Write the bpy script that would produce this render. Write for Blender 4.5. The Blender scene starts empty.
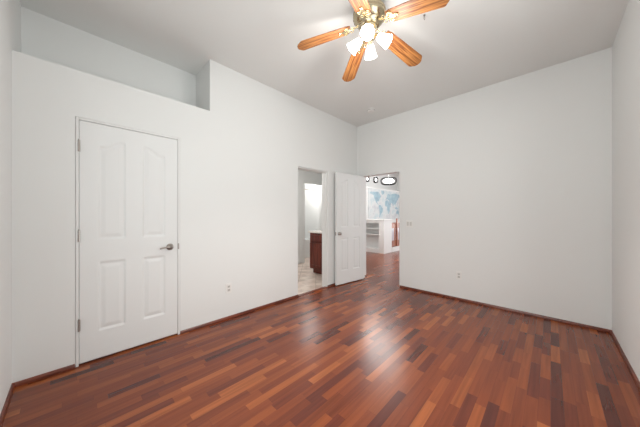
import bpy, bmesh, math, random
from mathutils import Vector, Matrix

# ------------------------------------------------------------------ camera, world, lights, exposure
S = bpy.context.scene
COL = S.collection
PI = math.pi
rad = math.radians
random.seed(7)

RX0, RX1, RY0, RY1, CEIL = -0.305, 3.97, -0.466, 2.80, 3.03      # the bedroom's inner faces
WT = 0.12                                                       # wall thickness

cam_d = bpy.data.cameras.new('camera')
cam_d.sensor_width = 36.0
cam_d.lens = 239.0 / 640.0 * 36.0
cam_d.shift_y = 2.5 / 640.0
cam_d.clip_start = 0.02
cam = bpy.data.objects.new('camera', cam_d)
cam.location = (0, 0, 1.24)
cam.rotation_euler = (PI / 2, 0, rad(44 - 90))
COL.objects.link(cam)
S.camera = cam

S.view_settings.view_transform = 'Standard'
S.view_settings.look = 'None'
S.view_settings.gamma = 1.0
S.view_settings.use_curve_mapping = False
S.view_settings.exposure = 0.01
S.cycles.caustics_reflective = False
S.cycles.caustics_refractive = False
S.cycles.sample_clamp_indirect = 2.0
S.cycles.blur_glossy = 1.0

w = bpy.data.worlds.new('sky')
S.world = w
w.use_nodes = True
w.node_tree.nodes['Background'].inputs[0].default_value = (0.85, 0.93, 1.0, 1)
w.node_tree.nodes['Background'].inputs[1].default_value = 0.6


def area(name, loc, rot, sx, sy, power, color):
    d = bpy.data.lights.new(name, 'AREA')
    d.shape = 'RECTANGLE'; d.size = sx; d.size_y = sy
    d.energy = power; d.color = color
    o = bpy.data.objects.new(name, d)
    o.location = loc; o.rotation_euler = rot
    COL.objects.link(o)
    return o


# daylight behind the unseen south window; added fill behind west and living room openings
area('daylight_south_window', (1.25, -0.72, 1.55), (rad(90), 0, rad(16)), 2.1, 1.4, 41, (0.95, 1.0, 0.985))
area('fill_west_window', (-0.415, 0.6, 1.535), (rad(90), 0, rad(-90)), 1.28, 1.2, 42, (0.95, 1.0, 0.985))  # fill through an unseen west window, added to brighten the room
area('fill_living_room', (12.6, 1.0, 1.7), (rad(90), 0, rad(90)), 4.0, 2.6, 165, (0.97, 0.99, 1.0))  # added fill at an unseen opening, makes the living room bright
area('fill_living_room_south', (8.3, -1.9, 1.7), (rad(90), 0, 0), 4.5, 2.4, 90, (0.97, 0.99, 1.0))  # second added fill for the living room, also out of view
FAN_W = 4.9
DOWN_W = 32
BATH_W = 36


# ------------------------------------------------------------------ helpers
def link_mesh(name, bm, mats, parent=None, smooth=False, kind=None, bevel=0):
    me = bpy.data.meshes.new(name)
    bmesh.ops.recalc_face_normals(bm, faces=bm.faces)
    bm.to_mesh(me); bm.free()
    for m in (mats if isinstance(mats, (list, tuple)) else [mats]):
        me.materials.append(m)
    if smooth:
        for p in me.polygons:
            p.use_smooth = True
    o = bpy.data.objects.new(name, me)
    COL.objects.link(o)
    if parent is not None:
        o.parent = parent
    if kind:
        o['kind'] = kind
    if bevel:
        b = o.modifiers.new('bevel', 'BEVEL'); b.width = bevel; b.segments = 2; b.limit_method = 'ANGLE'
    return o


def box(bm, x0, x1, y0, y1, z0, z1, mi=0):
    vs = [bm.verts.new((x, y, z)) for x in (x0, x1) for y in (y0, y1) for z in (z0, z1)]
    for q in ((0, 1, 3, 2), (4, 6, 7, 5), (0, 4, 5, 1), (2, 3, 7, 6), (0, 2, 6, 4), (1, 5, 7, 3)):
        f = bm.faces.new([vs[i] for i in q]); f.material_index = mi
    return vs


def boxes(name, lst, mat, parent=None, kind=None, bevel=0):
    bm = bmesh.new()
    for b in lst:
        box(bm, *b)
    return link_mesh(name, bm, mat, parent, kind=kind, bevel=bevel)


def lathe(bm, prof, seg=28, M=None, mi=0, mod=None):
    """prof: (radius, z) pairs revolved about z."""
    rings = []
    for k, (r, z) in enumerate(prof):
        ring = []
        for i in range(seg):
            a = 2 * PI * i / seg
            rr = r * (mod(a, k) if mod else 1)
            v = Vector((rr * math.cos(a), rr * math.sin(a), z))
            if M: v = M @ v
            ring.append(bm.verts.new(v))
        rings.append(ring)
    for a, b in zip(rings, rings[1:]):
        for i in range(seg):
            f = bm.faces.new((a[i], a[(i + 1) % seg], b[(i + 1) % seg], b[i])); f.material_index = mi
    for ring, r in ((rings[0], prof[0][0]), (rings[-1], prof[-1][0])):
        if r > 1e-4:
            f = bm.faces.new(ring); f.material_index = mi
    return rings


def tube(bm, pts, r, seg=10, closed=False, flat=1.0):
    pts = [Vector(p) for p in pts]
    n = len(pts); rings = []
    for i, p in enumerate(pts):
        a = pts[(i - 1) % n] if (closed or i) else p
        b = pts[(i + 1) % n] if (closed or i < n - 1) else p
        t = (b - a).normalized()
        up = Vector((0, 0, 1)) if abs(t.z) < 0.95 else Vector((1, 0, 0))
        s = t.cross(up).normalized(); u = s.cross(t)
        rr = r[i] if isinstance(r, (list, tuple)) else r
        rings.append([bm.verts.new(p + s * rr * math.cos(2 * PI * k / seg) + u * rr * flat * math.sin(2 * PI * k / seg)) for k in range(seg)])
    m = n if closed else n - 1
    for i in range(m):
        a, b = rings[i], rings[(i + 1) % n]
        for k in range(seg):
            bm.faces.new((a[k], a[(k + 1) % seg], b[(k + 1) % seg], b[k]))
    if not closed:
        bm.faces.new(rings[0]); bm.faces.new(rings[-1])


def prism(bm, pts, z0, z1, M=None, mi=0):
    lo = [Vector((x, y, z0)) for x, y in pts]; hi = [Vector((x, y, z1)) for x, y in pts]
    if M: lo = [M @ v for v in lo]; hi = [M @ v for v in hi]
    a = [bm.verts.new(v) for v in lo]; b = [bm.verts.new(v) for v in hi]
    n = len(pts)
    fs = [bm.faces.new(a[::-1]), bm.faces.new(b)]
    for i in range(n):
        fs.append(bm.faces.new((a[i], a[(i + 1) % n], b[(i + 1) % n], b[i])))
    for f in fs: f.material_index = mi


def empty(name, loc, label, cat, group=None, rz=0):
    o = bpy.data.objects.new(name, None)
    o.empty_display_size = 0.1
    o.location = loc; o.rotation_euler = (0, 0, rz)
    COL.objects.link(o)
    o['label'] = label; o['category'] = cat
    if group: o['group'] = group
    return o


def tag(o, label, cat, group=None):
    o['label'] = label; o['category'] = cat
    if group: o['group'] = group
    return o


# ------------------------------------------------------------------ materials
def mat(name, color, rough=0.5, metal=0.0, spec=0.5, emit=None, estr=0.0, alpha=None):
    m = bpy.data.materials.new(name); m.use_nodes = True
    b = m.node_tree.nodes['Principled BSDF']
    b.inputs['Base Color'].default_value = (*color, 1)
    b.inputs['Roughness'].default_value = rough
    b.inputs['Metallic'].default_value = metal
    b.inputs['Specular IOR Level'].default_value = spec
    if emit:
        b.inputs['Emission Color'].default_value = (*emit, 1)
        b.inputs['Emission Strength'].default_value = estr
    return m


class NT:
    """small helper to build node trees"""
    def __init__(s, m):
        s.t = m.node_tree; s.b = s.t.nodes['Principled BSDF']

    def n(s, typ, **kw):
        x = s.t.nodes.new(typ)
        for k, v in kw.items():
            setattr(x, k, v)
        return x

    def l(s, a, b): s.t.links.new(a, b)

    def math(s, op, a, b=None):
        x = s.n('ShaderNodeMath', operation=op)
        for i, v in enumerate((a, b)):
            if v is None: continue
            if isinstance(v, (int, float)): x.inputs[i].default_value = v
            else: s.l(v, x.inputs[i])
        return x.outputs[0]

    def ramp(s, fac, stops, interp='LINEAR'):
        r = s.n('ShaderNodeValToRGB'); cr = r.color_ramp; cr.interpolation = interp
        while len(cr.elements) < len(stops): cr.elements.new(0.5)
        for e, (p, c) in zip(cr.elements, stops):
            e.position = p; e.color = (*c, 1)
        s.l(fac, r.inputs[0]); return r.outputs[0]


def painted(name, color, rough=0.7, bump=0.0006, scale=130):
    m = mat(name, color, rough, spec=0.25); t = NT(m)
    co = t.n('ShaderNodeTexCoord')
    ns = t.n('ShaderNodeTexNoise'); ns.inputs['Scale'].default_value = scale; ns.inputs['Detail'].default_value = 3
    t.l(co.outputs['Object'], ns.inputs['Vector'])
    bp = t.n('ShaderNodeBump'); bp.inputs['Distance'].default_value = bump; bp.inputs['Strength'].default_value = 0.6
    t.l(ns.outputs[0], bp.inputs['Height']); t.l(bp.outputs[0], t.b.inputs['Normal'])
    return m


M_WALL = painted('wall_paint', (0.79, 0.795, 0.785))
M_CEIL = painted('ceiling_paint', (0.80, 0.80, 0.785), scale=60, bump=0.001)
M_TRIM = mat('white_trim_paint', (0.80, 0.80, 0.79), 0.5, spec=0.3)
M_DOOR = mat('white_door_paint', (0.79, 0.795, 0.79), 0.5, spec=0.3)
M_NICKEL = mat('satin_nickel', (0.42, 0.38, 0.35), 0.3, 1.0)
M_PLASTIC = mat('white_plastic', (0.82, 0.81, 0.79), 0.35)
M_SOCKET = mat('shaded_socket', (0.64, 0.62, 0.59), 0.4)  # plastic greyed down, the socket shading is put into the colour
M_DARK = mat('dark_slot', (0.03, 0.03, 0.03), 0.6)
M_SLOT = mat('grey_recess', (0.25, 0.24, 0.23), 0.6)
M_BLACK = mat('black_iron', (0.015, 0.015, 0.015), 0.5)
M_CERAMIC = mat('white_acrylic', (0.88, 0.89, 0.89), 0.15)
M_COUNTER = mat('pale_stone_counter', (0.82, 0.76, 0.70), 0.25)


def floor_material():
    m = mat('cherry_strip_flooring', (0.2, 0.06, 0.03), 0.27, spec=0.42); t = NT(m)
    W, L = 0.060, 0.43
    geo = t.n('ShaderNodeNewGeometry')
    sp = t.n('ShaderNodeSeparateXYZ'); t.l(geo.outputs['Position'], sp.inputs[0])
    x, y = sp.outputs[0], sp.outputs[1]
    ys = t.math('DIVIDE', y, W); row = t.math('FLOOR', ys); fy = t.math('FRACT', ys)
    wn = t.n('ShaderNodeTexWhiteNoise', noise_dimensions='1D'); t.l(row, wn.inputs['W'])
    wn2 = t.n('ShaderNodeTexWhiteNoise', noise_dimensions='1D'); t.l(t.math('ADD', row, 71.3), wn2.inputs['W'])
    ln = t.math('MULTIPLY_ADD', wn2.outputs[0], 0.22); ln.node.inputs[2].default_value = L - 0.11
    xs = t.math('ADD', t.math('DIVIDE', x, ln), t.math('MULTIPLY', wn.outputs[0], 9.0))
    # uneven stave lengths: warp the cell coordinate with a sine of its own
    xs = t.math('ADD', xs, t.math('MULTIPLY', t.math('SINE', t.math('MULTIPLY', xs, 2.1)), 0.16))
    colm = t.math('FLOOR', xs); fx = t.math('FRACT', xs)
    cmb = t.n('ShaderNodeCombineXYZ'); t.l(row, cmb.inputs[0]); t.l(colm, cmb.inputs[1])
    cell = t.n('ShaderNodeTexWhiteNoise', noise_dimensions='2D'); t.l(cmb.outputs[0], cell.inputs['Vector'])
    base = t.ramp(cell.outputs[0], [
        (0.0, (0.068, 0.015, 0.010)), (0.12, (0.110, 0.023, 0.011)), (0.3, (0.150, 0.032, 0.011)),
        (0.65, (0.182, 0.041, 0.013)), (0.87, (0.225, 0.055, 0.016)), (1.0, (0.30, 0.084, 0.024))])
    # grain stretched along the board
    mp = t.n('ShaderNodeMapping'); mp.inputs['Scale'].default_value = (2.0, 45.0, 1.0)
    t.l(geo.outputs['Position'], mp.inputs[0])
    add = t.n('ShaderNodeVectorMath', operation='ADD'); t.l(mp.outputs[0], add.inputs[0])
    sc = t.n('ShaderNodeVectorMath', operation='SCALE'); sc.inputs['Scale'].default_value = 40.0
    t.l(cell.outputs['Color'], sc.inputs[0]); t.l(sc.outputs[0], add.inputs[1])
    ns = t.n('ShaderNodeTexNoise'); ns.inputs['Scale'].default_value = 1.0; ns.inputs['Detail'].default_value = 2
    t.l(add.outputs[0], ns.inputs['Vector'])
    g = t.ramp(ns.outputs[0], [(0.25, (0.78, 0.77, 0.76)), (0.5, (1, 1, 1)), (0.75, (1.18, 1.17, 1.15))])
    mx = t.n('ShaderNodeMix', data_type='RGBA', blend_type='MULTIPLY'); mx.inputs['Factor'].default_value = 1.0
    t.l(base, mx.inputs['A']); t.l(g, mx.inputs['B'])
    # fine joints
    ey = t.math('MULTIPLY', t.math('MINIMUM', fy, t.math('SUBTRACT', 1.0, fy)), W)
    ex = t.math('MULTIPLY', t.math('MINIMUM', fx, t.math('SUBTRACT', 1.0, fx)), L)
    jd = t.math('MINIMUM', ey, ex)
    joint = t.math('LESS_THAN', jd, 0.0008)
    mj = t.n('ShaderNodeMix', data_type='RGBA'); t.l(t.math('MULTIPLY', joint, 0.45), mj.inputs['Factor'])
    t.l(mx.outputs['Result'], mj.inputs['A']); mj.inputs['B'].default_value = (0.03, 0.01, 0.008, 1)
    t.l(mj.outputs['Result'], t.b.inputs['Base Color'])
    return m


def wood(name, c0, c1, rough=0.35, scale=(3, 60, 60), rings=False):
    m = mat(name, c0, rough); t = NT(m)
    co = t.n('ShaderNodeTexCoord'); mp = t.n('ShaderNodeMapping'); mp.inputs['Scale'].default_value = scale
    t.l(co.outputs['Object'], mp.inputs[0])
    ns = t.n('ShaderNodeTexNoise'); ns.inputs['Scale'].default_value = 1.0; ns.inputs['Detail'].default_value = 6
    ns.inputs['Distortion'].default_value = 0.6
    t.l(mp.outputs[0], ns.inputs['Vector'])
    c = t.ramp(ns.outputs[0], [(0.40, c0), (0.5, tuple((a + b) / 2 for a, b in zip(c0, c1))), (0.60, c1)])
    t.l(c, t.b.inputs['Base Color'])
    return m


def tile_material():
    m = mat('beige_stone_tile', (0.6, 0.5, 0.42), 0.3); t = NT(m)
    geo = t.n('ShaderNodeNewGeometry')
    mp = t.n('ShaderNodeMapping'); mp.inputs['Rotation'].default_value = (0, 0, rad(45))
    t.l(geo.outputs['Position'], mp.inputs[0])
    br = t.n('ShaderNodeTexBrick'); br.offset = 0
    br.inputs['Scale'].default_value = 1.0; br.inputs['Brick Width'].default_value = 0.33; br.inputs['Row Height'].default_value = 0.33
    br.inputs['Mortar Size'].default_value = 0.004
    br.inputs['Color1'].default_value = (0.66, 0.54, 0.47, 1); br.inputs['Color2'].default_value = (0.76, 0.66, 0.59, 1)
    br.inputs['Mortar'].default_value = (0.36, 0.30, 0.25, 1)
    t.l(mp.outputs[0], br.inputs['Vector'])
    ns = t.n('ShaderNodeTexNoise'); ns.inputs['Scale'].default_value = 5; ns.inputs['Detail'].default_value = 5
    t.l(geo.outputs['Position'], ns.inputs['Vector'])
    g = t.ramp(ns.outputs[0], [(0.35, (0.65, 0.6, 0.56)), (0.6, (1.1, 1.1, 1.1))])
    mx = t.n('ShaderNodeMix', data_type='RGBA', blend_type='MULTIPLY'); mx.inputs['Factor'].default_value = 0.8
    t.l(br.outputs['Color'], mx.inputs['A']); t.l(g, mx.inputs['B']); t.l(mx.outputs['Result'], t.b.inputs['Base Color'])
    return m


def glass_material():
    m = bpy.data.materials.new('window_glass'); m.use_nodes = True
    nt = m.node_tree; nt.nodes.clear()
    o = nt.nodes.new('ShaderNodeOutputMaterial'); mix = nt.nodes.new('ShaderNodeMixShader')
    tr = nt.nodes.new('ShaderNodeBsdfTransparent'); gl = nt.nodes.new('ShaderNodeBsdfGlossy')
    gl.inputs['Roughness'].default_value = 0.02; mix.inputs[0].default_value = 0.06
    nt.links.new(tr.outputs[0], mix.inputs[1]); nt.links.new(gl.outputs[0], mix.inputs[2]); nt.links.new(mix.outputs[0], o.inputs[0])
    return m


M_FLOOR = floor_material()
M_TILE = tile_material()
M_GLASS = glass_material()
M_BASE = wood('dark_cherry_moulding', (0.10, 0.022, 0.012), (0.19, 0.045, 0.022), 0.3, (4, 40, 40))
M_OAK = wood('golden_oak_blade', (0.18, 0.055, 0.015), (0.52, 0.22, 0.065), 0.55, (3, 60, 20))
M_VANITY = wood('dark_cherry_vanity', (0.085, 0.014, 0.008), (0.16, 0.030, 0.016), 0.35, (20, 20, 3))
M_HUTCH = wood('reddish_wood_cabinet', (0.22, 0.06, 0.03), (0.40, 0.13, 0.06), 0.35, (20, 20, 3))
M_BRASS = mat('antique_brass', (0.55, 0.47, 0.32), 0.25, 1.0)
M_GOLD = mat('polished_brass', (0.87, 0.74, 0.48), 0.22, 1.0)
M_SHADE = mat('lit_frosted_glass', (0.95, 0.95, 0.93), 0.3, emit=(1.0, 0.965, 0.91), estr=3.2)
M_BULB = mat('lit_bulb', (1, 1, 1), 0.3, emit=(1.0, 0.95, 0.88), estr=8.0)
M_LAMPGLASS = mat('lit_globe', (1, 1, 1), 0.3, emit=(1.0, 0.98, 0.95), estr=9.0)
for m_ in (M_SHADE, M_BULB, M_LAMPGLASS):
    m_.cycles.emission_sampling = 'NONE'          # the point lamps beside them carry their light

# ------------------------------------------------------------------ structure: bedroom
# floor (bedroom and living room share the boards), the bathroom has its own tile
boxes('floor', [(RX0 - WT, RX1 + WT, RY0 - WT, RY1 + 0.045, -0.1, 0),
                (RX1 + WT, 12.5, -1.7, RY1 + 0.045, -0.1, 0), (4.25, 12.5, RY1 + 0.045, 3.75, -0.1, 0), (5.34, 12.5, 3.75, 6.2, -0.1, 0)], M_FLOOR, kind='structure')
boxes('floor_bathroom', [(2.1, 4.25, RY1 + 0.045, 3.75, -0.1, 0.0), (2.1, 5.34, 3.75, 6.2, -0.1, 0.0)], M_TILE, kind='structure')
boxes('ceiling', [(RX0 - WT, RX1 + WT, RY0 - WT, 3.37, CEIL, CEIL + 0.12)], M_CEIL, kind='structure')

DX0, DX1, DH = 0.038, 0.762, 2.035            # closed door leaf
OX0, OX1, OH = 2.41, 3.09, 2.01               # bathroom opening
EY0, EY1, EH = 1.894, 2.705, 2.03             # opening to the living room
NX1, NY1, NZ = 1.09, 3.25, 2.44               # plant-ledge niche

boxes('wall_north', [
    (RX0 - WT, DX0 - 0.022, RY1, RY1 + WT, 0, NZ), (DX0 - 0.022, DX1 + 0.022, RY1, RY1 + WT, DH + 0.022, NZ),
    (DX0 - 0.022, DX1 + 0.022, RY1 + 0.07, RY1 + WT, 0, DH + 0.022),
    (DX1 + 0.022, NX1, RY1, RY1 + WT, 0, NZ),
    (NX1, OX0, RY1, RY1 + WT, 0, CEIL), (OX0, OX1, RY1, RY1 + WT, OH, CEIL),
    (OX1, RX1 + WT, RY1, RY1 + WT, 0, CEIL),
    (RX0 - WT, NX1, RY1 + WT, NY1, NZ - 0.1, NZ),                        # ledge
    (RX0 - WT, NX1 + 0.1, NY1, NY1 + WT, NZ - 0.1, CEIL),                # back of the niche
    (NX1, NX1 + 0.1, RY1 + WT, NY1, NZ - 0.1, CEIL),
    (RX0 - WT, RX0, RY1, NY1, NZ, CEIL)], M_WALL, kind='structure')
boxes('wall_east', [
    (RX1, RX1 + WT, RY0 - WT, EY0, 0, CEIL), (RX1, RX1 + WT, EY0, EY1, EH, CEIL), (RX1, RX1 + WT, EY1, RY1, 0, CEIL)],
    M_WALL, kind='structure')
SWX0, SWX1, SWZ0, SWZ1 = 0.18, 2.32, 0.92, 2.15
boxes('wall_south', [
    (RX0 - WT, SWX0, RY0 - WT, RY0, 0, CEIL), (SWX1, RX1, RY0 - WT, RY0, 0, CEIL),
    (SWX0, SWX1, RY0 - WT, RY0, 0, SWZ0), (SWX0, SWX1, RY0 - WT, RY0, SWZ1, CEIL)], M_WALL, kind='structure')
WWY0, WWY1 = -0.05, 1.25
boxes('wall_west', [
    (RX0 - WT, RX0, RY0, WWY0, 0, CEIL), (RX0 - WT, RX0, WWY1, RY1, 0, CEIL),
    (RX0 - WT, RX0, WWY0, WWY1, 0, SWZ0), (RX0 - WT, RX0, WWY0, WWY1, SWZ1, CEIL)], M_WALL, kind='structure')


def window_y(name, x0, x1, y, z0, z1):
    f = 0.045
    xm = (x0 + x1) / 2
    o = boxes(name, [(x0, x1, y - 0.07, y - 0.02, z0, z0 + f), (x0, x1, y - 0.07, y - 0.02, z1 - f, z1),
                     (x0, x0 + f, y - 0.07, y - 0.02, z0, z1), (x1 - f, x1, y - 0.07, y - 0.02, z0, z1),
                     (xm - f / 2, xm + f / 2, y - 0.065, y - 0.025, z0, z1)], M_TRIM, kind='structure')
    boxes('pane', [(x0 + f, xm - f / 2, y - 0.048, y - 0.044, z0 + f, z1 - f),
                   (xm + f / 2, x1 - f, y - 0.048, y - 0.044, z0 + f, z1 - f)], M_GLASS, o)
    return o


window_y('window_1', SWX0, SWX1, RY0, SWZ0, SWZ1)


def window_x(name, y0, y1, x, z0, z1):
    f = 0.045
    ym = (y0 + y1) / 2
    o = boxes(name, [(x - 0.07, x - 0.02, y0, y1, z0, z0 + f), (x - 0.07, x - 0.02, y0, y1, z1 - f, z1),
                     (x - 0.07, x - 0.02, y0, y0 + f, z0, z1), (x - 0.07, x - 0.02, y1 - f, y1, z0, z1),
                     (x - 0.065, x - 0.025, ym - f / 2, ym + f / 2, z0, z1)], M_TRIM, kind='structure')
    boxes('pane', [(x - 0.048, x - 0.044, y0 + f, ym - f / 2, z0 + f, z1 - f),
                   (x - 0.048, x - 0.044, ym + f / 2, y1 - f, z0 + f, z1 - f)], M_GLASS, o)
    return o


window_x('added_window', WWY0, WWY1, RX0, SWZ0, SWZ1)  # unseen window, added to let fill light in from the west

# wooden baseboards: low shoe moulding with a rounded top
BH, BT = 0.032, 0.014


def base_run(name, segs):
    bm = bmesh.new()
    for (ax, a0, a1, c, s) in segs:
        prof = [(0, 0), (BT, 0), (BT, BH * 0.45), (BT * 0.75, BH * 0.8), (BT * 0.3, BH), (0, BH)]
        def P(u, p):
            d, z = p
            return (u, c + s * d, z) if ax == 'x' else (c + s * d, u, z)
        A = [bm.verts.new(P(a0, p)) for p in prof]; B = [bm.verts.new(P(a1, p)) for p in prof]
        n = len(prof)
        for i in range(n): bm.faces.new((A[i], A[(i + 1) % n], B[(i + 1) % n], B[i]))
        bm.faces.new(A); bm.faces.new(B)
    return link_mesh(name, bm, M_BASE, kind='structure')


base_run('baseboard_north', [('x', RX0, DX0 - 0.024, RY1, -1), ('x', DX1 + 0.024, OX0 - 0.0, RY1, -1), ('x', OX1, RX1, RY1, -1)])
base_run('baseboard_east', [('y', RY0, EY0, RX1, -1), ('y', EY1 + 0.02, RY1 - BT, RX1, -1)])
base_run('baseboard_south', [('x', RX0 + BT, RX1 - BT, RY0, 1)])
base_run('baseboard_west', [('y', RY0 + BT, RY1 - BT, RX0, 1)])
boxes('trim_1', [(OX0, OX1, RY1 - 0.012, RY1 + 0.05, 0.0, 0.007)], M_BASE, kind='structure', bevel=0.002)


def jambs_y(name, x0, x1, y, zt, w=0.022, proud=0.006, deep=0.06, stop=True):
    """painted jamb standing slightly proud of the wall"""
    l = [(x0 - w, x0, y - proud, y + deep, 0, zt + w), (x1, x1 + w, y - proud, y + deep, 0, zt + w), (x0, x1, y - proud, y + deep, zt, zt + w)]
    if stop:
        l += [(x0, x0 + 0.012, y + 0.040, y + deep, 0, zt), (x1 - 0.012, x1, y + 0.040, y + deep, 0, zt), (x0 + 0.012, x1 - 0.012, y + 0.040, y + deep, zt - 0.012, zt)]
    return boxes(name, l, M_TRIM, kind='structure', bevel=0.003)


jambs_y('trim_2', DX0 - 0.002, DX1 + 0.002, RY1, DH + 0.002, w=0.018, proud=0.003)
# thin jamb lining inside the bathroom opening, and in the opening to the living room
boxes('trim_3', [(OX0, OX0 + 0.018, RY1 + 0.02, RY1 + WT, 0, OH), (OX1 - 0.018, OX1, RY1 + 0.02, RY1 + WT, 0, OH),
                 (OX0 + 0.018, OX1 - 0.018, RY1 + 0.02, RY1 + WT, OH - 0.018, OH),
                 (OX1 - 0.03, OX1 - 0.018, RY1 + 0.06, RY1 + 0.1, 0, OH - 0.018)], M_TRIM, kind='structure', bevel=0.002)
boxes('trim_4', [(RX1 + 0.004, RX1 + WT, EY0, EY0 + 0.012, 0, EH), (RX1 + 0.004, RX1 + WT, EY1 - 0.012, EY1, 0, EH),
                 (RX1 + 0.004, RX1 + WT, EY0 + 0.012, EY1 - 0.012, EH - 0.012, EH)], M_TRIM, kind='structure', bevel=0.002)


# ------------------------------------------------------------------ doors
def door_mesh(name, W, H, z0, T=0.035, both=False):
    """four-panel door, arched pair on top. Local: x 0..W from the hinge, the face at y=0 looks to -y."""
    xl, xr = 0.118, W - 0.112
    pw = 0.182
    panels = [(xl, xl + pw, 1), (xr - pw, xr, -1)]

    def sm(t): t = max(0, min(1, t)); return t * t * (3 - 2 * t)

    def h(x, z):
        best = -1
        for (a, b, s) in panels:
            t = (x - a) / pw if s == 1 else (b - x) / pw
            top = 1.842 + 0.064 * sm((t - 0.15) / 0.75)
            d1 = min(x - a, b - x, z - 1.04, (top - z) * 0.95)
            d2 = min(x - a, b - x, z - 0.252, 0.84 - z)
            best = max(best, d1, d2)
        d = best
        if d <= 0: return 0
        if d < 0.010: return 0.009 * sm(d / 0.010)
        if d < 0.016: return 0.009
        if d < 0.046: return 0.009 - 0.0075 * (d - 0.016) / 0.030
        return 0.0015
    zs = []; z = z0
    xs = [i * W / 120 for i in range(121)]
    nz = int((H - z0) / 0.0095)
    zs = [z0 + (H - z0) * i / nz for i in range(nz + 1)]
    bm = bmesh.new()
    def face(y, s):
        g = [[bm.verts.new((x, y + s * h(x, z), z)) for x in xs] for z in zs]
        for j in range(nz):
            for i in range(120):
                bm.faces.new((g[j][i], g[j][i + 1], g[j + 1][i + 1], g[j + 1][i])).smooth = True
        return g
    g = face(0, 1)
    if both:
        k = face(T, -1)
        F = {1: k[0], 2: k[-1], 3: [r[0] for r in k], 4: [r[-1] for r in k]}
    else:
        c = [bm.verts.new((x, T, z)) for x, z in ((0, z0), (W, z0), (W, H), (0, H))]
        bm.faces.new(c)
        F = {1: [c[0], c[1]], 2: [c[3], c[2]], 3: [c[0], c[3]], 4: [c[1], c[2]]}
    for near, far in ((g[0], F[1]), (g[-1], F[2]), ([r[0] for r in g], F[3]), ([r[-1] for r in g], F[4])):
        bm.faces.new(list(near) + list(reversed(far)))
    me = bpy.data.meshes.new(name)
    bmesh.ops.recalc_face_normals(bm, faces=bm.faces)
    bm.to_mesh(me); bm.free(); me.materials.append(M_DOOR)
    o = bpy.data.objects.new(name, me); COL.objects.link(o)
    o['kind'] = 'structure'
    return o


def hinge(parent, x, y, z):
    bm = bmesh.new()
    for k in range(3):
        lathe(bm, [(0.0065, 0), (0.0065, 0.031)], 12, Matrix.Translation((x, y, z - 0.048 + k * 0.032)))
    lathe(bm, [(0.004, 0), (0.0055, 0.003), (0.002, 0.008)], 12, Matrix.Translation((x, y, z + 0.048)))
    box(bm, x - 0.009, x + 0.009, y + 0.004, y + 0.007, z - 0.047, z + 0.047)
    return link_mesh('hinge', bm, M_NICKEL, parent)


# closed closet door in the north wall
d1 = door_mesh('door_1', DX1 - DX0, DH, 0.014)
d1.location = (DX0, RY1 + 0.005, 0)
for z in (1.82, 1.075, 0.335):
    hinge(d1, -0.002, -0.0095, z)
bm = bmesh.new()
LX, LZ = 0.655, 0.925
R = Matrix.Translation((LX, 0, LZ)) @ Matrix.Rotation(rad(90), 4, 'X')
lathe(bm, [(0.033, 0.0), (0.033, 0.004), (0.029, 0.009), (0.014, 0.012), (0.012, 0.04), (0.013, 0.052), (0.0, 0.055)], 28, R)
tube(bm, [(LX + 0.004, -0.046, LZ), (LX - 0.02, -0.050, LZ + 0.002), (LX - 0.05, -0.052, LZ + 0.002), (LX - 0.078, -0.05, LZ - 0.003), (LX - 0.097, -0.046, LZ - 0.009)],
     [0.011, 0.011, 0.0095, 0.0085, 0.007], 14, flat=0.8)
link_mesh('door_handle', bm, M_NICKEL, d1, smooth=True)
boxes('strike_plate', [(0.7245, 0.737, -0.0095, -0.0065, LZ - 0.03, LZ + 0.03)], M_NICKEL, d1)

# open door, hinged on the north side of the east opening and swung back beside the north wall
HX, HY = RX1 - 0.004, 2.640
FX, FY = 3.238, 2.722
ang = math.atan2(FY - HY, FX - HX)
DW2 = math.hypot(FX - HX, FY - HY)
d2 = door_mesh('door_2', DW2, 2.022, 0.012, both=True)
# local x runs hinge -> free edge; the face towards the room must look south, so mirror y
me = d2.data
for v in me.vertices: v.co.y = -v.co.y
me.flip_normals()
d2.location = (HX, HY, 0); d2.rotation_euler = (0, 0, ang)


def knob(parent, x, z, ysgn, y0, k=1.0):
    bm = bmesh.new()
    R = Matrix.Translation((x, y0, z)) @ Matrix.Rotation(rad(-90 * ysgn), 4, 'X')
    lathe(bm, [(a_, b_ * k) for a_, b_ in [(0.030, 0), (0.030, 0.004), (0.024, 0.008), (0.011, 0.011), (0.010, 0.022), (0.020, 0.028), (0.0265, 0.038), (0.025, 0.048), (0.013, 0.055), (0, 0.056)]], 26, R)
    return link_mesh('door_knob', bm, M_NICKEL, parent, smooth=True)


# with x pointing roughly to -X, local +y points south (into the room)
knob(d2, DW2 - 0.062, 0.925, 1, 0.0)
knob(d2, DW2 - 0.062, 0.925, -1, -0.035, 0.7)
boxes('latch_plate', [(DW2 - 0.001, DW2 + 0.0015, -0.03, -0.005, 0.895, 0.955)], M_NICKEL, d2)
for z in (1.82, 1.02, 0.25):
    hinge(d2, 0.004, -0.046, z)


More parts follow.
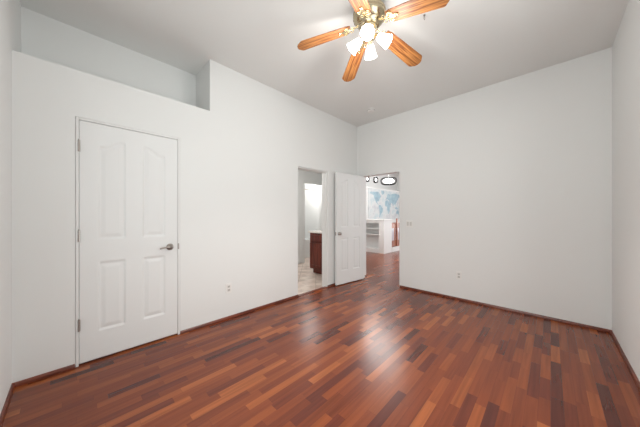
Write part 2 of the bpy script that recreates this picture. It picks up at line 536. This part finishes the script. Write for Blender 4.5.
# ------------------------------------------------------------------ ceiling fan with four lit shades
FXY = (1.765, 1.118)
fan = empty('ceiling_fan', (FXY[0], FXY[1], CEIL), 'brass ceiling fan with five oak blades and four lit white glass shades, under the ceiling', 'ceiling fan')
HUBZ, TIPDROP = -0.150, 0.150
bm = bmesh.new()
lathe(bm, [(0.085, 0.0), (0.090, -0.012), (0.118, -0.028), (0.134, -0.045), (0.138, -0.062), (0.130, -0.070), (0.137, -0.078),
           (0.137, -0.098), (0.128, -0.106), (0.120, -0.122), (0.098, -0.140), (0.080, -0.150), (0.078, -0.165), (0, -0.165)], 48,
      mod=lambda a, k: 1 + (0.012 * math.cos(24 * a) if 6 <= k <= 8 else 0))
link_mesh('motor_housing', bm, M_BRASS, fan, smooth=True)
bm = bmesh.new()
lathe(bm, [(0.060, -0.165), (0.066, -0.175), (0.062, -0.205), (0.048, -0.222), (0.052, -0.232), (0.058, -0.245), (0.050, -0.272), (0.030, -0.288),
           (0.012, -0.296), (0.010, -0.306), (0.014, -0.312), (0.008, -0.322), (0, -0.324)], 36)
link_mesh('switch_housing', bm, M_GOLD, fan, smooth=True)

# one blade with its decorative iron, copied five times
droop = math.atan2(TIPDROP, 0.60)
bm = bmesh.new()
half = [(0.172, 0.050), (0.21, 0.060), (0.40, 0.068), (0.592, 0.074), (0.604, 0.070), (0.637, 0.036), (0.645, 0.012)]
out = [(x, -y) for x, y in half] + half[::-1]
prism(bm, out, -0.003, 0.003)
blade = link_mesh('blade', bm, M_OAK, fan, bevel=0.0015)
bm = bmesh.new()
tube(bm, [(0.095, 0, 0.006), (0.12, 0, 0.0), (0.15, 0, -0.008), (0.18, 0, -0.008)], [0.014, 0.011, 0.010, 0.012], 12, flat=0.6)
for (pts) in (
    [(0.155, 0), (0.175, 0.020), (0.190, 0.044), (0.212, 0.050), (0.226, 0.038), (0.222, 0.022), (0.236, 0.014), (0.262, 0.016), (0.276, 0.0),
     (0.262, -0.016), (0.236, -0.014), (0.222, -0.022), (0.226, -0.038), (0.212, -0.050), (0.190, -0.044), (0.175, -0.020)],):
    prism(bm, pts, -0.0085, -0.0035)
for (cx, cy, r) in ((0.205, 0.034, 0.013), (0.205, -0.034, 0.013), (0.258, 0.0, 0.012), (0.185, 0.0, 0.012), (0.150, 0.022, 0.014), (0.150, -0.022, 0.014)):
    tube(bm, [(cx + r * math.cos(a * PI / 7), cy + r * math.sin(a * PI / 7), -0.010) for a in range(14)], 0.003, 8, closed=True)
iron = link_mesh('blade_iron', bm, M_GOLD, blade, smooth=False)
blade_angles = [173, 101, 29, -43, -115]
for i, a in enumerate(blade_angles):
    if i == 0:
        b = blade
    else:
        b = blade.copy(); COL.objects.link(b); b.parent = fan
        c = iron.copy(); COL.objects.link(c); c.parent = b
    Mx = Matrix.Translation((0, 0, HUBZ + 0.012)) @ Matrix.Rotation(rad(a - 46), 4, 'Z') @ Matrix.Rotation(droop, 4, 'Y') @ Matrix.Rotation(rad(-9), 4, 'X')
    b.location = Mx.to_translation(); b.rotation_euler = Mx.to_euler()

# four tulip shades on curved arms
prof_o = [(r_ * 0.93, z_ * 0.93) for r_, z_ in [(0.022, 0.0), (0.030, 0.006), (0.036, 0.022), (0.043, 0.050), (0.049, 0.080), (0.056, 0.108), (0.060, 0.116)]]
prof_i = [(r_ * 0.93, z_ * 0.93) for r_, z_ in [(0.057, 0.115), (0.052, 0.106), (0.045, 0.080), (0.039, 0.050), (0.032, 0.024), (0.024, 0.010)]]
tilt = rad(128)      # from straight up
for i, a in enumerate([-107, 163, 73, -17]):
    wa = rad(a - 46)
    bm = bmesh.new()
    lathe(bm, prof_o + prof_i, 32, mod=lambda t, k: 1 + (0.045 * math.cos(8 * t) if 5 <= k <= 7 else 0.02 * math.cos(8 * t) if k in (4, 8) else 0))
    sh = link_mesh('light_shade', bm, M_SHADE, fan, smooth=True)
    Mx = Matrix.Rotation(wa, 4, 'Z') @ Matrix.Translation((0.072, 0, -0.268)) @ Matrix.Rotation(tilt, 4, 'Y')
    sh.location = Mx.to_translation(); sh.rotation_euler = Mx.to_euler()
    bm = bmesh.new()
    lathe(bm, [(0, 0.012), (0.010, 0.014), (0.012, 0.03), (0.018, 0.048), (0.022, 0.062), (0.018, 0.078), (0.008, 0.086), (0, 0.088)], 18)
    bb = link_mesh('bulb', bm, M_BULB, sh, smooth=True)
    bm = bmesh.new()
    tube(bm, [(0.045, 0, -0.245), (0.060, 0, -0.250), (0.072, 0, -0.262), (0.078, 0, -0.272)], [0.010, 0.011, 0.018, 0.025], 14)
    arm = link_mesh('light_arm', bm, M_GOLD, fan, smooth=True)
    arm.rotation_euler = (0, 0, wa)
    ld = bpy.data.lights.new('shade_light', 'POINT'); ld.energy = FAN_W; ld.color = (1.0, 0.965, 0.92); ld.shadow_soft_size = 0.035
    lo = bpy.data.objects.new('shade_light', ld); COL.objects.link(lo); lo.parent = sh; lo.location = (0, 0, 0.150)
    ld = bpy.data.lights.new('added_downlight', 'SPOT'); ld.energy = DOWN_W; ld.color = (1.0, 0.955, 0.90); ld.shadow_soft_size = 0.04  # extra spot added below each shade, brightens the floor under the fan
    ld.spot_size = rad(115); ld.spot_blend = 1.0
    lo = bpy.data.objects.new('added_downlight', ld); COL.objects.link(lo); lo.parent = fan
    lo.location = (0.175 * math.cos(wa), 0.175 * math.sin(wa), -0.385)
for (dx, dy, l) in ((0.018, -0.006, 0.090), (-0.020, 0.014, 0.045)):
    bm = bmesh.new()
    for k in range(int(l / 0.006)):
        bmesh.ops.create_icosphere(bm, subdivisions=1, radius=0.0022, matrix=Matrix.Translation((dx, dy, -0.290 - k * 0.006)))
    lathe(bm, [(0, 0), (0.005, -0.003), (0.007, -0.012), (0.005, -0.024), (0, -0.027)], 12, Matrix.Translation((dx, dy, -0.288 - l)))
    link_mesh('pull_chain', bm, M_NICKEL, fan)

# ------------------------------------------------------------------ small fittings
bm = bmesh.new()
Mz = Matrix.Identity(4)
lathe(bm, [(0.070, 0), (0.070, -0.006), (0.062, -0.010), (0.060, -0.026), (0.046, -0.036), (0.0, -0.036)], 36)
sd = empty('smoke_detector', (3.494, 2.179, CEIL), 'small round white smoke detector on the ceiling in the far corner', 'smoke detector')
link_mesh('detector_body', bm, M_PLASTIC, sd, smooth=False)
bm = bmesh.new()
lathe(bm, [(0.0635, -0.012), (0.0635, -0.017), (0.0605, -0.017), (0.0605, -0.012)], 36)
link_mesh('vent_ring', bm, M_SLOT, sd)

bm = bmesh.new()
lathe(bm, [(0.010, 0), (0.010, -0.003), (0.003, -0.005), (0.0025, -0.016), (0, -0.016)], 14)
tube(bm, [(0.012 * math.sin(t * PI / 7), 0, -0.028 + 0.012 * math.cos(t * PI / 7)) for t in range(0, 12)], 0.0022, 8)
hk = link_mesh('ceiling_hook', bm, M_NICKEL)
hk.location = (2.178, 0.811, CEIL)
tag(hk, 'tiny metal hook screwed into the ceiling beside the fan', 'hook')


def outlet(name, loc, rz, label, gang='outlet'):
    """plate facing local -y"""
    e = empty(name, loc, label, 'light switch' if gang == 'switch' else 'outlet', rz=rz)
    w = 0.116 if gang == 'switch' else 0.072
    boxes('cover_plate', [(-w / 2, w / 2, -0.007, 0, -0.06, 0.06)], M_PLASTIC, e, bevel=0.002)
    if gang == 'switch':
        for x in (-0.025, 0.025):
            boxes('switch', [(x - 0.0165, x + 0.0165, -0.011, -0.006, -0.033, 0.033)], M_SOCKET, e, bevel=0.001)
    else:
        for z in (-0.021, 0.021):
            f = boxes('socket', [(-0.017, 0.017, -0.0085, -0.006, z - 0.015, z + 0.015)], M_SOCKET, e, bevel=0.002)
            boxes('slot', [(-0.009, -0.006, -0.0092, -0.0084, z - 0.004, z + 0.008), (0.006, 0.009, -0.0092, -0.0084, z - 0.004, z + 0.008),
                           (-0.0025, 0.0025, -0.0092, -0.0084, z - 0.012, z - 0.007)], M_DARK, f)
    return e


outlet('wall_outlet', (1.31, RY1, 0.368), 0, 'white wall outlet between the closed door and the bathroom opening')
outlet('wall_outlet', (RX1, 0.977, 0.361), rad(-90), 'white wall outlet low on the long blank wall right of the open doorway')
outlet('light_switch', (RX1, 1.725, 1.108), rad(-90), 'white double light switch beside the doorway to the living room', 'switch')

# ------------------------------------------------------------------ bathroom beyond the north opening
BX0, BX1, BY0 = 2.20, 5.28, RY1 + WT
PY = 4.72
for nm, l in (('wall_bathroom_west', [(BX0 - 0.1, BX0, BY0, 6.1, 0, 2.44)]),
              ('wall_bathroom_east', [(4.20, 4.30, BY0, 3.80, 0, 2.44)]),
              ('wall_bathroom_south', [(4.30, BX1 + 0.12, 3.70, 3.80, 0, 2.44)]),
              ('wall_bathtub_east', [(BX1, BX1 + 0.12, 3.80, 6.1, 0, 3.6)]),
              ('wall_bathroom_north', [(BX0, BX1, 6.0, 6.1, 0, 2.44)]),
              ('wall_bathroom_middle', [(BX0, 4.29, PY, PY + 0.1, 0, 2.44), (4.95, BX1, PY, PY + 0.1, 0, 2.44), (4.29, 4.95, PY, PY + 0.1, 2.12, 2.44)])):
    boxes(nm, l, M_WALL, kind='structure')
boxes('ceiling_bathroom', [(BX0 - 0.1, BX1 + 0.0, BY0, 6.1, 2.44, 2.52)], M_CEIL, kind='structure')
boxes('trim_5', [(4.235, 4.29, PY - 0.012, PY, 0, 2.12), (4.95, 5.005, PY - 0.012, PY, 0, 2.12), (4.235, 5.005, PY - 0.012, PY, 2.12, 2.175)], M_TRIM, kind='structure', bevel=0.002)

van = empty('vanity_cabinet', (3.90, 3.37, 0), 'dark cherry bathroom vanity with a pale counter, seen through the left opening', 'cabinet')
def vb(name, l, m, p=van, bevel=0.0):
    l = [(a - 3.90, b - 3.90, c - 3.37, d - 3.37, e, f) for a, b, c, d, e, f in l]
    return boxes(name, l, m, p, bevel=bevel)
vb('body', [(3.62, 4.19, 2.93, 3.80, 0.10, 0.875)], M_VANITY, bevel=0.003)
vb('toe_kick', [(3.68, 4.19, 2.93, 3.76, 0.0, 0.10)], M_VANITY)
vb('counter', [(3.590, 4.19, 2.925, 3.84, 0.875, 0.91), (4.165, 4.19, 2.93, 3.79, 0.91, 0.99)], M_COUNTER, bevel=0.004)
for (a, b) in ((3.40, 3.78), (2.97, 3.36)):
    dd = vb('door', [(3.602, 3.62, a, b, 0.14, 0.66), (3.596, 3.602, a, a + 0.05, 0.14, 0.66), (3.596, 3.602, b - 0.05, b, 0.14, 0.66),
                     (3.596, 3.602, a + 0.05, b - 0.05, 0.14, 0.19), (3.596, 3.602, a + 0.05, b - 0.05, 0.61, 0.66),
                     (3.598, 3.602, a + 0.08, b - 0.08, 0.22, 0.58)], M_VANITY)
    vb('drawer', [(3.600, 3.62, a, b, 0.69, 0.83)], M_VANITY, bevel=0.003)

# bathtub across the far end with its white surround
tub = empty('bathtub', (4.2, 5.6, 0), 'white bathtub at the back of the bathroom', 'bathtub')
bm = bmesh.new()
def ring(hx, hy, z, n=40, e=5.0):
    vs = []
    for i in range(n):
        a = 2 * PI * i / n
        c, s = math.cos(a), math.sin(a)
        vs.append(bm.verts.new((hx * math.copysign(abs(c) ** (2 / e), c), hy * math.copysign(abs(s) ** (2 / e), s), z)))
    return vs
rs = [ring(0.98, 0.385, 0, e=14), ring(0.98, 0.385, 0.50, e=14), ring(0.98, 0.385, 0.53, e=14), ring(0.88, 0.31, 0.53), ring(0.85, 0.285, 0.49), ring(0.78, 0.23, 0.16), ring(0.70, 0.19, 0.12)]
for a, b in zip(rs, rs[1:]):
    for i in range(40): bm.faces.new((a[i], a[(i + 1) % 40], b[(i + 1) % 40], b[i]))
bm.faces.new(rs[-1]); bm.faces.new(rs[0])
o = link_mesh('tub_shell', bm, M_CERAMIC, tub, smooth=False)
o.location = (0.09, -0.005, 0)

# shower curtain rod and a white curtain gathered to the left
bm = bmesh.new()
tube(bm, [(2.21, 5.19, 2.02), (5.27, 5.19, 2.02)], 0.013, 12)
rod = tag(link_mesh('curtain_rod', bm, M_NICKEL, smooth=True), 'slim metal shower rod above the white bathtub', 'curtain rod')
cl = empty('unseen_bathroom_light', (4.75, 5.0, 2.44), 'round white ceiling light over the bathtub', 'ceiling light')
bm = bmesh.new(); lathe(bm, [(0.17, 0), (0.17, -0.02), (0.15, -0.025), (0, -0.025)], 32); link_mesh('base', bm, M_TRIM, cl)
bm = bmesh.new(); lathe(bm, [(0.145, -0.025), (0.14, -0.06), (0.10, -0.09), (0.05, -0.102), (0, -0.105)], 32); link_mesh('glass_dome', bm, M_LAMPGLASS, cl, smooth=True)
def lamp(name, loc, watts, parent, soft=0.1):
    ld = bpy.data.lights.new(name, 'POINT'); ld.energy = watts; ld.color = (1, 0.98, 0.95); ld.shadow_soft_size = soft
    lo = bpy.data.objects.new(name, ld); COL.objects.link(lo); lo.parent = parent; lo.location = loc
lamp('dome_light', (0, 0, -0.24), BATH_W, cl, 0.2)
c2 = empty('unseen_bathroom_light', (2.9, 3.9, 2.44), 'unseen round ceiling light added to brighten the bathroom in front of the vanity', 'ceiling light')  # added out of view to lift the vanity area
bm = bmesh.new(); lathe(bm, [(0.17, 0), (0.17, -0.02), (0.15, -0.025), (0, -0.025)], 32); link_mesh('base', bm, M_TRIM, c2)
bm = bmesh.new(); lathe(bm, [(0.145, -0.025), (0.14, -0.06), (0.10, -0.09), (0.05, -0.102), (0, -0.105)], 32); link_mesh('glass_dome', bm, M_LAMPGLASS, c2, smooth=True)
lamp('dome_light', (0, 0, -0.22), 24, c2, 0.18)

# ------------------------------------------------------------------ living room beyond the east opening
MY = 5.50
for nm, l in (
    ('wall_living_room_north', [(5.40, 12.4, MY, MY + 0.6, 0, 2.49)]),                 # map wall, ledge on top
    ('wall_living_room_upper', [(5.40, 12.4, MY + 0.6, MY + 0.7, 2.49, 3.6)]),
    ('wall_living_room_east', [(12.4, 12.5, 3.2, MY + 0.7, 0, 3.6), (12.4, 12.5, -1.7, -1.1, 0, 3.6), (12.4, 12.5, -1.1, 3.2, 0, 0.4), (12.4, 12.5, -1.1, 3.2, 3.0, 3.6)]),
    ('wall_living_room_south', [(RX1 + WT, 6.0, -1.7, -1.6, 0, 3.6), (10.6, 12.4, -1.7, -1.6, 0, 3.6), (6.0, 10.6, -1.7, -1.6, 0, 0.5), (6.0, 10.6, -1.7, -1.6, 2.9, 3.6)]),
    ('wall_hall_north', [(4.30, 5.28, 3.60, 3.70, 0, 3.6)]),
    ('wall_hall_west', [(4.30, 4.36, RY1 + WT, 3.60, 0, 3.6)]),
    ('wall_hall_corner', [(RX1 + WT, 4.30, RY1, RY1 + WT, 0, 3.6)]),
    ('wall_living_room_west', [(RX1 + 0.02, RX1 + WT, -1.7, 3.70, CEIL + 0.12, 3.6), (RX1 + 0.02, RX1 + WT, -1.7, RY0 - WT, 0, CEIL + 0.12)])):
    boxes(nm, l, M_WALL, kind='structure')
boxes('ceiling_living_room', [(RX1 + 0.02, 12.5, -1.7, MY + 0.7, 3.6, 3.7)], M_CEIL, kind='structure')

# world map on the living room wall, in pale blue
mm = mat('pale_map_paper', (0.80, 0.83, 0.83), 0.6); t = NT(mm)
co = t.n('ShaderNodeTexCoord'); ns = t.n('ShaderNodeTexNoise'); ns.inputs['Scale'].default_value = 3.0; ns.inputs['Detail'].default_value = 4
t.l(co.outputs['Object'], ns.inputs['Vector'])
t.l(t.ramp(ns.outputs[0], [(0.35, (0.56, 0.58, 0.61)), (0.5, (0.68, 0.71, 0.71)), (0.65, (0.54, 0.63, 0.66))]), t.b.inputs['Base Color'])
ml = mat('map_land_blue', (0.35, 0.52, 0.60), 0.6); t = NT(ml)
co = t.n('ShaderNodeTexCoord'); ns = t.n('ShaderNodeTexNoise'); ns.inputs['Scale'].default_value = 5.0; ns.inputs['Detail'].default_value = 4
t.l(co.outputs['Object'], ns.inputs['Vector'])
t.l(t.ramp(ns.outputs[0], [(0.3, (0.30, 0.40, 0.48)), (0.5, (0.34, 0.50, 0.58)), (0.7, (0.46, 0.58, 0.62))]), t.b.inputs['Base Color'])
MX0, MX1, MZ0, MZ1 = 8.60, 11.60, 1.08, 2.42
bm = bmesh.new()
box(bm, 0, MX1 - MX0, -0.012, 0, 0, MZ1 - MZ0, 0)
lands = [
    [(-165, 62), (-160, 70), (-125, 71), (-95, 74), (-80, 72), (-62, 58), (-55, 50), (-68, 45), (-76, 36), (-81, 26), (-90, 30), (-97, 26), (-96, 19), (-88, 16), (-83, 9), (-90, 13), (-105, 20), (-115, 31), (-124, 42), (-130, 55), (-150, 59)],
    [(-80, 9), (-62, 11), (-50, 0), (-35, -7), (-40, -22), (-50, -30), (-62, -40), (-68, -54), (-74, -50), (-71, -20), (-81, -5)],
    [(-55, 82), (-22, 81), (-22, 70), (-44, 60), (-53, 68)],
    [(-16, 14), (-10, 32), (10, 37), (32, 31), (43, 12), (51, 11), (40, -5), (40, -18), (28, -33), (19, -34), (12, -16), (9, 4), (-8, 5)],
    [(-9, 37), (-2, 44), (5, 52), (10, 58), (6, 62), (22, 70), (45, 67), (75, 73), (105, 77), (140, 73), (178, 68), (160, 60), (142, 54), (138, 44), (127, 38), (121, 30), (109, 20), (105, 9), (99, 14), (90, 22), (80, 8), (72, 20), (58, 25), (50, 29), (57, 18), (44, 13), (35, 30), (28, 38), (20, 38), (14, 42), (8, 44), (0, 38)],
    [(114, -22), (122, -18), (131, -12), (137, -13), (142, -11), (153, -27), (148, -38), (138, -34), (128, -32), (115, -34)],
    [(96, 4), (106, -6), (120, -9), (140, -8), (150, -9), (135, -2), (118, 6), (108, 0)],
]
for poly in lands:
    pts = [((lo + 178) / 356 * (MX1 - MX0), (la + 62) / 148 * (MZ1 - MZ0)) for lo, la in poly]
    Mp = Matrix.Translation((0, -0.012, 0)) @ Matrix.Rotation(rad(90), 4, 'X')
    prism(bm, pts, 0.0, 0.0015, Mp, 1)
wm = link_mesh('world_map', bm, [mm, ml])
wm.location = (MX0, MY - 0.004, MZ0)
tag(wm, 'large pale blue world map on the far living room wall', 'map')

# half-height white divider with shelves, corner towards the bedroom
hw = empty('divider_shelf', (7.3, 4.6, 0), 'white half-height divider with built-in shelves, in the living room under the map', 'divider')
def hb(name, l, m, bevel=0.0):
    l = [(a - 7.3, b - 7.3, c - 4.6, d - 4.6, e, f) for a, b, c, d, e, f in l]
    return boxes(name, l, m, hw, bevel=bevel)
hb('side_panel', [(7.07, 7.60, 3.92, 4.02, 0, 1.09)], M_TRIM)
hb('side_panel', [(7.07, 7.60, 5.38, 5.48, 0, 1.09)], M_TRIM)
hb('back_panel', [(7.40, 7.60, 4.02, 5.38, 0, 1.09)], M_TRIM)
hb('top', [(7.045, 7.62, 3.895, 5.49, 1.09, 1.13)], M_TRIM, 0.004)
hb('face_frame', [(7.07, 7.10, 4.02, 4.11, 0.0, 1.09), (7.07, 7.10, 5.29, 5.38, 0.0, 1.09), (7.07, 7.10, 4.11, 5.29, 1.01, 1.09)], M_TRIM)
hb('plinth', [(7.10, 7.40, 4.02, 5.38, 0, 0.13)], M_TRIM)
for z in (0.60, 0.80):
    hb('shelf', [(7.11, 7.40, 4.02, 5.38, z, z + 0.022)], M_TRIM)
kb = boxes('trim_6', [(7.62, 9.6, 3.92, 4.04, 0, 0.14)], M_TRIM, kind='structure')

hut = empty('wooden_cabinet', (8.35, 4.3, 0), 'reddish wooden cabinet with a pale glass door, beside the white divider', 'cabinet')
def cb(name, l, m, p=hut):
    l = [(a - 8.35, b - 8.35, c - 4.3, d - 4.3, e, f) for a, b, c, d, e, f in l]
    return boxes(name, l, m, p)
cb('body', [(7.66, 9.2, 4.10, 4.50, 0.0, 0.98)], M_HUTCH)
dr = cb('door', [(7.68, 8.62, 4.075, 4.10, 0.14, 0.36), (7.68, 8.62, 4.075, 4.10, 0.80, 0.96), (7.68, 7.76, 4.075, 4.10, 0.36, 0.80), (8.10, 8.18, 4.075, 4.10, 0.36, 0.80), (8.50, 8.62, 4.075, 4.10, 0.36, 0.80)], M_HUTCH)
cb('glass_panel', [(7.76, 8.10, 4.085, 4.095, 0.36, 0.80), (8.18, 8.50, 4.085, 4.095, 0.36, 0.80)], mat('pale_frosted_glass', (0.55, 0.5, 0.55), 0.15))
cb('post', [(8.23, 8.30, 4.04, 4.075, 0.0, 1.15)], M_HUTCH)


# black-framed lit pendants
def pendant(loc, rz, w, h, label, single=False):
    e = empty('pendant_light', loc, label, 'pendant light', 'black-framed pendant lights in the living room', rz=rz)
    bm = bmesh.new()
    n = 28; pts = []
    for i in range(n):
        a = 2 * PI * i / n; c, s = math.cos(a), math.sin(a)
        pts.append((w / 2 * math.copysign(abs(c) ** 0.6, c), 0, h / 2 * math.copysign(abs(s) ** 0.75, s)))
    for y in ((-0.02, 0.02) if single else (-0.05, 0.05)):
        tube(bm, [(x, yy + y, z) for x, yy, z in pts], 0.017, 8, closed=True)
    link_mesh('frame', bm, M_BLACK, e)
    bm = bmesh.new()
    tube(bm, [(0, 0, h / 2), (0, 0, 3.6 - loc[2])], 0.008, 8)
    lathe(bm, [(0.06, 0), (0.05, -0.02), (0, -0.025)], 20, Matrix.Translation((0, 0, 3.6 - loc[2])))
    link_mesh('rod', bm, M_TRIM, e)
    bm = bmesh.new()
    bmesh.ops.create_uvsphere(bm, u_segments=20, v_segments=12, radius=1.0, matrix=Matrix.Diagonal((w * (0.16 if single else 0.36), 0.035, h * (0.24 if single else 0.36), 1)))
    link_mesh('glass_globe', bm, M_LAMPGLASS, e, smooth=True)
    lamp('pendant_fill', (0, 0, h / 2 + 0.32), 44, e, 0.3)  # lamp added above the globe, brightens the ceiling and the floor reflection
    return e


def at(u, v, d):
    F = (math.cos(rad(44)), math.sin(rad(44))); Rr = (F[1], -F[0]); s = (u - 320) / 239
    return ((F[0] + Rr[0] * s) * d, (F[1] + Rr[1] * s) * d, 1.24 + (216 - v) / 239 * d)


pendant(at(388.6, 181.0, 6.6), rad(-46 - 16), 0.40, 0.19, 'widest black-framed pendant light, rightmost of three through the doorway')
pendant(at(375.6, 179.8, 7.4), rad(5), 0.20, 0.17, 'narrow black-framed pendant light, middle of three through the doorway', True)
pendant(at(367.2, 179.0, 8.2), rad(5), 0.20, 0.17, 'narrow black-framed pendant light, leftmost of three, beside the open door', True)
